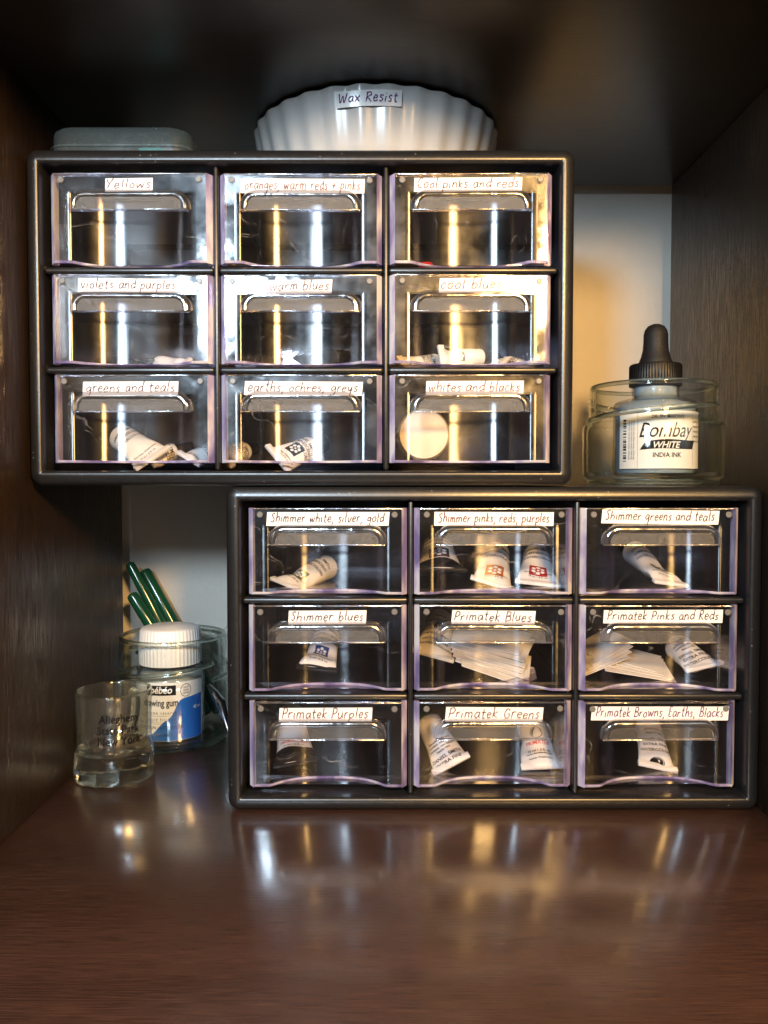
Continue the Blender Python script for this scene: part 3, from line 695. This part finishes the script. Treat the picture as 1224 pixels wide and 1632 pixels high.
T('pale tube at the left of the earths drawer', 'U21', 352, 2.6, 388, 4.2, r=.48, lines=LUM, face=(0, -.9, .45))

def card(label, dr, cx, cy, cz, w_, l_, rz, rx, ry, bands=True, m='card'):
    d = D[dr]; q = MB(); q.box((-w_ / 2, -l_ / 2, 0), (w_ / 2, l_ / 2, 0.035), 0.008, 1)
    o = q.build('swatch_card', M[m]); o.location = (d + Vector((cx, cy, cz))) * CM; o.rotation_euler = (R(rx), R(ry), R(rz))
    tag(o, label, 'card', 'paper swatch cards in the drawers')
    return o
words = ['lowest', 'second', 'third', 'fourth', 'fifth', 'sixth', 'topmost']
for i in range(7):
    card('white swatch card in the Primatek Blues drawer, %s of its fan' % words[i], 'L11', 0.80 - 0.07 * i + random.uniform(-.38, .38), 3.0 + .32 * i, 0.45 + 0.20 * i, random.uniform(3.7, 4.1), 2.8, -3 - 3.4 * i + random.uniform(-3, 3), 13, 19 - 1.6 * i)
for i in range(4):
    card('white swatch card at the left of the Primatek Pinks drawer, %s of its stack' % ('lowest', 'second', 'third', 'topmost')[i], 'L12', -2.1 + .12 * i, 3.4 + .2 * i, 0.75 + 0.19 * i, 2.7, 2.3, 8 + 4 * i, 8, -20 - i)
for i in range(4):
    card('white swatch card in the middle of the Primatek Pinks drawer, %s of its stack' % ('lowest', 'second', 'third', 'topmost')[i], 'L12', -0.15 - .1 * i, 3.0 + .3 * i, 0.42 + 0.15 * i, 3.4, 2.5, -7 - 5 * i, 7, 8 + i)

# pale pot lying in the whites drawer, loose caps
d = D['U22']; pz = at(674, 694, d.y + 3)
t = thing('paint_pot', 'round white plastic pot, warm glow in its colour, lying in the whites and blacks drawer', 'pot', (pz.x, d.y + 1.9, d.z + .15 + 1.27))
q = MB(); q.lathe([(0.01, 0.0), (0.95, 0.0), (1.16, 0.06), (1.25, 0.25), (1.25, 2.6), (1.12, 2.8)], 48, axis='y', cap1=True); q.build('body', M['warm_lit_plastic'], t)
q = MB(); q.lathe([(1.26, 1.6), (1.28, 1.62), (1.28, 2.5), (1.26, 2.52)], 48, lambda k, r, z, a: (r * (1 + .01 * math.cos(40 * a)), z), axis='y', ring=True); q.build('lid', M['white_plastic'], t)
def loose_cap(label, dr, px, dep, m, r=.42, h=.8):
    d = D[dr]; x = at(px, 800, d.y + dep).x
    q = MB(); q.lathe([(r * .8, 0), (r, .05), (r * .95, h * .9), (r * .85, h)], 24, lambda k, rr, z, a: (rr * (1 + .03 * math.cos(12 * a)), z), cap0=True, cap1=True)
    o = q.build('tube_cap', M[m]); o.location = Vector((x, d.y + dep, d.z + .14)) * CM
    tag(o, label, 'cap')
loose_cap('small red tube cap in the Cool pinks and reds drawer', 'U02', 678, 2.2, 'cap_red', .36, .42)

# ------------------------------------------------------------------ fluted dish on top
ZC = UPP.z + H
bz = ZC + 0.01; bx, by = -0.42, 6.25
t = thing('fluted_dish', 'white fluted porcelain dish labelled Wax Resist on top of the cabinet', 'dish', (bx, by, bz))
BH = 3.0
def bowl_r(z): k = max(0, min(1, z / BH)); return 5.55 + 0.82 * k ** 0.7
prof = [(0.01, 0.25), (4.6, 0.25), (4.9, 0.0), (5.1, 0.0), (5.4, 0.05)] + [(bowl_r(BH * k), BH * k) for k in (.08, .2, .35, .5, .65, .8, .92)] + [(6.37, BH), (6.30, BH + .06), (6.2, BH - .02)] + [(bowl_r(BH * k) - .3, BH * k) for k in (.8, .5, .25)] + [(4.9, .5), (0.01, .5)]
NF = 30
def flute(k, r, z, a):
    amp = 0 if (k < 3 or k > 17) else (0.095 if 5 <= k <= 13 else 0.05)
    c = 0.5 * math.cos(NF * a)
    zz = z + (0.025 * c if 10 <= k <= 14 else 0)
    return r + amp * c * min(1, r / 5), zz
q = MB(); q.lathe(prof, NF * 10, flute); q.build('bowl', M['porcelain'], t, angle=60)
# label, bent round the front of the dish
cp = at(592, 157, by - 6.3); v0 = cp.z - bz
def bf(u, v, lift=0.0):
    z = max(0.1, v0 + v); rr = bowl_r(z) + 0.13 + lift; a = u / 6.4 - 0.02
    return (rr * math.sin(a) + (cp.x - bx), -rr * math.cos(a), z + 0.02 * u)
q = MB(); nx, nz = 16, 4; lw, lh = 3.05, 0.66
g = [bf(-lw / 2 + lw * i / nx, -lh / 2 + lh * j / nz) for j in range(nz + 1) for i in range(nx + 1)]
q.add(g, [(j * (nx + 1) + i, j * (nx + 1) + i + 1, (j + 1) * (nx + 1) + i + 1, (j + 1) * (nx + 1) + i) for j in range(nz) for i in range(nx)])
pl = q.build('paper_label', M['paper'], t, recalc=False)
q = MB(); handwriting(q, 'Wax Resist', lw * .88, lh * .95, lambda u, v: bf(u, v, .015), pen=.055, rng=random.Random(4)); q.build('lettering', M['ink_violet'], pl, smooth=False, recalc=False)

# ------------------------------------------------------------------ frosted container on top, left
p0 = at(73, 225, 0.8); p1 = at(302, 225, 0.8)
t = thing('storage_box', 'low frosted plastic box lying upside down on the upper cabinet', 'box', ((p0.x + p1.x) / 2, 0.8, ZC + .01))
hw = (p1.x - p0.x) / 2; bd = 5.0
q = MB()
def box_loop(ins, z): return [(x, y, z) for x, y in rrect(-hw + ins, ins, hw - ins, bd - ins, 0.9, 6)]
q.loops([box_loop(0, 0), box_loop(0, .55), box_loop(.05, .60), box_loop(.05, 1.2), box_loop(.09, 1.42), box_loop(.22, 1.56), box_loop(.5, 1.62)], True, False, True)
q.build('shell', M['frosted'], t)
q = MB(); lo = [box_loop(-.03, .60), box_loop(-.05, .62), box_loop(-.05, .67), box_loop(-.03, .69)]
q.loops(lo, True); q.build('rim', M['frosted'], t)
o = MB(); o.box((0, 0, 0), (1.3, 1.6, 1.0), .2, 3); o = o.build('sponge', M['teal']); o.location = ((p0.x + p1.x) / 2 * CM + 0.006, 0.018, (ZC + .03) * CM)
tag(o, 'small teal block seen through the frosted box', 'block')

# ------------------------------------------------------------------ glass jars
def jar(label, x, y, z, h, r=3.45):
    t = thing('glass_jar', label, 'jar', (x, y, z), 'open glass jars')
    sh = h * 0.62; rn = r * 0.915; q = MB()
    q.lathe([(0.01, .12), (r * .78, .12), (r * .82, 0.0), (r * .88, 0.0), (r * .94, .10), (r * .93, .22), (r * .98, .36), (r, .55), (r, sh - .25), (r * .985, sh - .08), (r * .945, sh), (rn, sh + .10), (rn * .985, sh + .25), (rn * .985, h - .12), (rn * .97, h - .02), (rn * .945, h), (rn * .92, h - .03), (rn * .91, h - .15), (rn * .91, sh + .2), (r * .92, sh - .15), (r * .94, sh - .4), (r * .94, .7), (r * .88, .48), (0.01, .42)], 96)
    q.build('body', M['glass'], t)
    q = MB(); base = sh + .30; rise = h * .11
    for off, a0, a1 in ((0.0, 150, 330), (0.0, 330, 510), (0.42, 20, 160)):
        pts = []
        for i in range(25):
            k = i / 24; a = R(a0 + (a1 - a0) * k); e = min(1, 6 * k, 6 * (1 - k))
            pts.append((rn * (0.975 + .035 * e) * math.cos(a), rn * (0.975 + .035 * e) * math.sin(a), base + off + rise * (k - .5) * 1.4 + .12))
        q.tube(pts, .13, 10)
    pts = [(rn * .945 * math.cos(R(5 * i)), rn * .945 * math.sin(R(5 * i)), h - .10) for i in range(72)]
    q.tube(pts, .115, 10, closed=True)
    q.build('screw_thread', M['glass_thick'], t)
    q = MB(); q.lathe([(r * .70, .05), (r * .80, .03), (r * .93, .14), (r * .93, .22), (r * .80, .34), (r * .70, .30)], 72, ring=True); q.build('base_ring', M['glass_thick'], t)
    return t
JR = Vector((13.6, 3.75, H + .01)); JL = Vector((-12.62, 10.85, 0.01))
jar('glass jar holding the dropper ink bottle, on the lower cabinet', *JR, 5.05)
jar('glass jar with green brush handles and a white capped bottle, on the shelf board', *JL, 6.3)

# dropper bottle of white ink
def wrap(r, az, cx=0.0):
    """cylinder wrap round a bottle, facing azimuth az (0 looks to the camera)"""
    def f(u, v, lift=0.0):
        a = u / r + az; return ((r + lift) * math.sin(a) + cx, -(r + lift) * math.cos(a), v)
    return f
def wrapped_rect(q, f, u0, u1, v0, v1, lift, mi=0, n=24):
    L = [[f(u0 + (u1 - u0) * i / n, v0, lift), f(u0 + (u1 - u0) * i / n, v1, lift)] for i in range(n + 1)]
    q.loops(L, closed=False, mi=mi)
bx, by, bz = 13.72, 3.75, H + .01 + .45
t = thing('ink_bottle', 'dropper bottle of white India ink standing in the glass jar', 'ink bottle', (bx, by, bz)); t.scale = (1, 1, 1.19)
rb = 2.05
q = MB(); q.lathe([(0.01, .06), (1.75, 0.06), (1.8, 0), (1.95, .05), (rb, .2), (rb, 2.98), (1.98, 3.12), (1.75, 3.22), (1.3, 3.30), (1.15, 3.40), (1.15, 4.3)], 64, cap1=True); q.build('bottle', M['bottle'], t)
q = MB(); q.lathe([(0.01, .14), (1.85, .14), (1.93, .25), (1.93, 2.9), (1.7, 3.08), (1.2, 3.18), (1.05, 3.3), (1.05, 4.0)], 48, cap1=True); q.build('ink', M['liquid_white'], t)
f = wrap(rb, R(-3)); q = MB(); wrapped_rect(q, f, -2.45, 2.45, .32, 2.66, .012, n=40); lb = q.build('wrap_label', M['paper'], t, recalc=False)
q = MB(); F = lambda u, v: f(u, v, .022)
put_type(q, 'Bombay', .86, .0, 1.60, F, shear=.35, offset=.004, xs=.95)
sw = []
for i in range(21):
    k = i / 20; u = -1.28 + 2.75 * k; sw.append([F(u + .03, 1.08 + .06 * k + .03 * math.sin(k * 5)), F(u + .30 - .1 * k, 1.42 + .10 * k + .05 * math.sin(k * 5))])
q.loops(sw, closed=False)
put_type(q, 'WHITE', .36, -.02, 1.16, lambda u, v: f(u, v, .03), 1, shear=.3, offset=.02, xs=1.15)
put_type(q, 'INDIA INK', .27, .05, .78, F, offset=.022, xs=1.1)
put_type(q, "DR. PH. MARTIN'S", .20, .1, 2.36, F, offset=.01)
rngb = random.Random(3); z = .62
while z < 2.3:
    hgt = rngb.choice((.03, .05, .08)); wrapped_rect(q, f, -2.18, -1.98, z, z + hgt, .022, n=2); z += hgt + rngb.choice((.03, .05, .07))
for j, uu in enumerate((-1.78, -1.64, -1.52)):
    V, Fc = type_mesh('Bombay White India Ink non toxic', .115); q.add([f(uu - y, 1.5 + x, .022) for x, y in V], Fc)
for uu in (-1.36, 1.52): wrapped_rect(q, f, uu, uu + .012, .34, 2.76, .02, n=1)
for j in range(5): put_type(q, 'waterproof ink', .14, 1.98, 2.2 - .2 * j, F)
q.build('lettering', [M['print'], M['print_white']], lb, smooth=False, recalc=False)
def ribs(n, amp): return lambda k, r, z, a: (r * (1 + (amp * max(-.6, math.cos(n * a)) if 1 <= k <= 3 else 0)), z)
q = MB(); q.lathe([(1.22, 3.80), (1.27, 3.83), (1.27, 4.2), (1.27, 4.66), (1.22, 4.74), (0.9, 4.76)], 240, ribs(60, .012), cap0=True, cap1=True); q.build('screw_cap', M['cap_black'], t)
q = MB(); q.lathe([(.84, 4.74), (.84, 4.80), (.72, 5.05), (.63, 5.35), (.60, 5.7), (.595, 6.0), (.54, 6.2), (.40, 6.36), (.2, 6.44), (.01, 6.46)], 40); q.build('dropper_bulb', M['rubber'], t)

# drawing gum bottle in the left jar
bx, by, bz = -12.62, 10.2, .45
t = thing('gum_bottle', 'white capped bottle of drawing gum with blue and white label in the left jar', 'bottle', (bx, by, bz)); t.scale = (1, 1, 1.14)
rb = 1.95
q = MB(); q.lathe([(0.01, .05), (1.7, .05), (1.85, 0), (rb, .2), (rb, 3.2), (1.85, 3.5), (1.6, 3.7), (1.6, 4.0)], 64, cap1=True); q.build('bottle', M['bottle'], t)
q = MB(); q.lathe([(0.01, .12), (1.8, .12), (1.85, .25), (1.85, 3.1), (1.6, 3.4), (1.0, 3.45)], 48, cap1=True); q.build('gum', M['liquid_gum'], t)
f = wrap(rb, R(-2)); F = lambda u, v: f(u, v, .022)
q = MB(); wrapped_rect(q, f, -2.7, 2.7, .12, 3.05, .012, n=40); lb = q.build('wrap_label', M['paper'], t, recalc=False)
q = MB(); L = []
for i in range(41):
    u = -1.5 + 4.1 * i / 40; k = (u + 1.5) / 4.1
    top = .32 + .25 * k + 1.0 / (1 + math.exp(-(u + .15) * 5)) * .80 + 1.0 / (1 + math.exp(-(u - .80) * 8)) * .95
    L.append([f(u, .13, .018), f(u, min(top, 2.9), .018)])
q.loops(L, closed=False, mi=1)
wrapped_rect(q, f, -.85, .85, 2.42, 2.92, .02, 0, 12)
put_type(q, 'pébéo', .50, 0, 2.53, lambda u, v: f(u, v, .03), 2, offset=.018, shear=.2)
put_type(q, 'drawing gum', .50, -.05, 1.88, F, offset=.022, xs=.80)
put_type(q, 'gomme réserve', .26, -.05, 1.46, F, spacing=1.35, xs=.85); put_type(q, 'liquid frisket', .26, -.05, 1.12, F, spacing=1.35, xs=.9)
put_type(q, 'CAUTION / ATTENTION', .235, -.05, .72, F, offset=.005); put_type(q, 'IRRITANT', .235, .1, .36, F, offset=.005)
for v in (1.38, 1.05, .98): wrapped_rect(q, f, -1.6, 1.3, v, v + .012, .021, 0, 16)
rg = lambda rr: [f(1.42 + rr * math.cos(2 * math.pi * i / 28), 2.62 + rr * math.sin(2 * math.pi * i / 28), .024) for i in range(28)]
q.loops([rg(.30), rg(.33)], True, mi=0)
for j, s_ in enumerate(('LIGHT', 'GRIPS', 'NEVER')): put_type(q, s_, .13, 1.42, 2.72 - .14 * j, lambda u, v: f(u, v, .024), offset=.006)
put_type(q, '45 ml', .26, 2.2, 1.6, lambda u, v: f(u, v, .026), 2, offset=.012)
q.build('lettering', [M['print'], M['print_blue'], M['print_white']], lb, smooth=False, recalc=False)
q = MB(); q.lathe([(1.72, 3.75), (1.79, 3.78), (1.79, 4.6), (1.72, 5.45), (1.66, 5.56), (1.5, 5.62), (.01, 5.64)], 288, ribs(48, .013)); q.build('screw_cap', M['white_plastic'], t)

# three green brush handles leaning in the left jar
def stick(label, a, bpt, r0, r1):
    a, bpt = Vector(a), Vector(bpt); ln = (bpt - a).length; q = MB()
    q.lathe([(.01, 0), (r0 * .8, .02), (r0, .15), (r0 * 1.02, ln * .5), (r1, ln - .25), (r1 * .85, ln - .07), (r1 * .5, ln), (.01, ln + .02)], 28)
    o = q.build('brush_handle', M['green_lacquer']); o.location = a * CM
    o.rotation_euler = (bpt - a).to_track_quat('Z', 'Y').to_euler()
    tag(o, label, 'brush', 'green brushes in the left jar')
stick('longest green brush handle, its tip against the left panel', (-11.0, 12.6, .9), at(206, 897, 12.7), .36, .30)
stick('thick dark green brush handle, upright one leaning on the wall', (-10.3, 13.2, .9), at(229, 908, 13.6), .44, .40)
stick('shortest green brush handle, nearest the left panel', (-11.2, 12.0, 1.6), at(209, 946, 11.9), .40, .36)
# steel clip and wire beside the bottle
q = MB(); A = at(333, 1092, 10.5); Bp = at(352, 1120, 9.6); Cp = at(364, 1165, 9.4)
pts = [A + (Bp - A) * k for k in (0, .5)] + [Bp + (Cp - Bp) * k for k in (0, .5, 1)]
q.tube([p for p in pts], [.12, .28, .32, .24, .1], 12)
o = q.build('palette_knife', M['steel']); tag(o, 'polished steel tool standing at the right inside the left jar', 'tool')
q = MB(); q.tube([at(334, 1025, 11.5), at(362, 998, 13.4)], .03, 6); q.tube([at(334, 1025, 11.5), (-9.9, 11.5, .8)], .03, 6)
o = q.build('wire', M['steel']); tag(o, 'thin steel wire leaning over the rim of the left jar', 'wire')

# ------------------------------------------------------------------ souvenir shot glass mug
sx, sy = -14.08, 4.5
t = thing('shot_glass', 'small clear souvenir mug with black lettering beside the left panel', 'shot glass', (sx, sy, .01))
q = MB()
def dim(k, r, z, a):
    if 2 <= k <= 7:
        st = 2 * math.pi / 11; d_ = (a % st) - st / 2
        flat = math.cos(st / 2) / math.cos(d_)                 # pressed facets round the foot
        m_ = math.sin(math.pi * min(1, max(0, (z - .08) / 1.15))) ** .5 if .08 < z < 1.23 else 0
        r = r * (1 + (flat * 0.985 - 1) * m_)
    return r, z
q.lathe([(.01, 0.05), (1.6, .05), (1.80, 0.0), (2.0, .06), (2.07, .20), (2.07, .45), (2.06, .75), (2.04, 1.05), (1.99, 1.34), (1.93, 1.50), (1.78, 1.66), (1.60, 1.56), (1.2, 1.26), (.7, 1.08), (.01, 1.0)], 132, dim)
q.build('base', M['shot'], t, angle=22)
q = MB(); q.lathe([(1.93, 1.48), (1.88, 1.75), (1.86, 2.4), (1.88, 3.4), (1.92, 4.35), (1.91, 4.46), (1.88, 4.53), (1.83, 4.56), (1.78, 4.53), (1.75, 4.46), (1.74, 4.3), (1.70, 3.0), (1.66, 2.1), (1.60, 1.80), (1.50, 1.66)], 96)
q.build('cup_wall', M['shot_wall'], t, angle=60)
q = MB(); q.tube([(1.835 * math.cos(R(5 * i)), 1.835 * math.sin(R(5 * i)), 4.50) for i in range(72)], .075, 10, closed=True); q.build('rim', M['shot'], t)
q = MB(); hd = []
for i in range(17):
    a = R(-80 + 160 * i / 16); hd.append((.25 + .1 * math.sin(a), 1.84 + 1.0 * math.cos(a), 2.75 + 1.15 * math.sin(a)))
q.tube(hd, .25, 14); q.build('handle', M['shot'], t)
q = MB(); f = wrap(1.97, R(24)); F = lambda u, v: f(u, v, .03)
for s_, v, u in (('Allegheny', 3.28, .05), ('State Park', 2.72, 0), ('New York', 2.16, .05)): put_type(q, s_, .60, u, v, F, offset=.016, xs=.84)
q.build('lettering', M['print'], t, smooth=False, recalc=False)
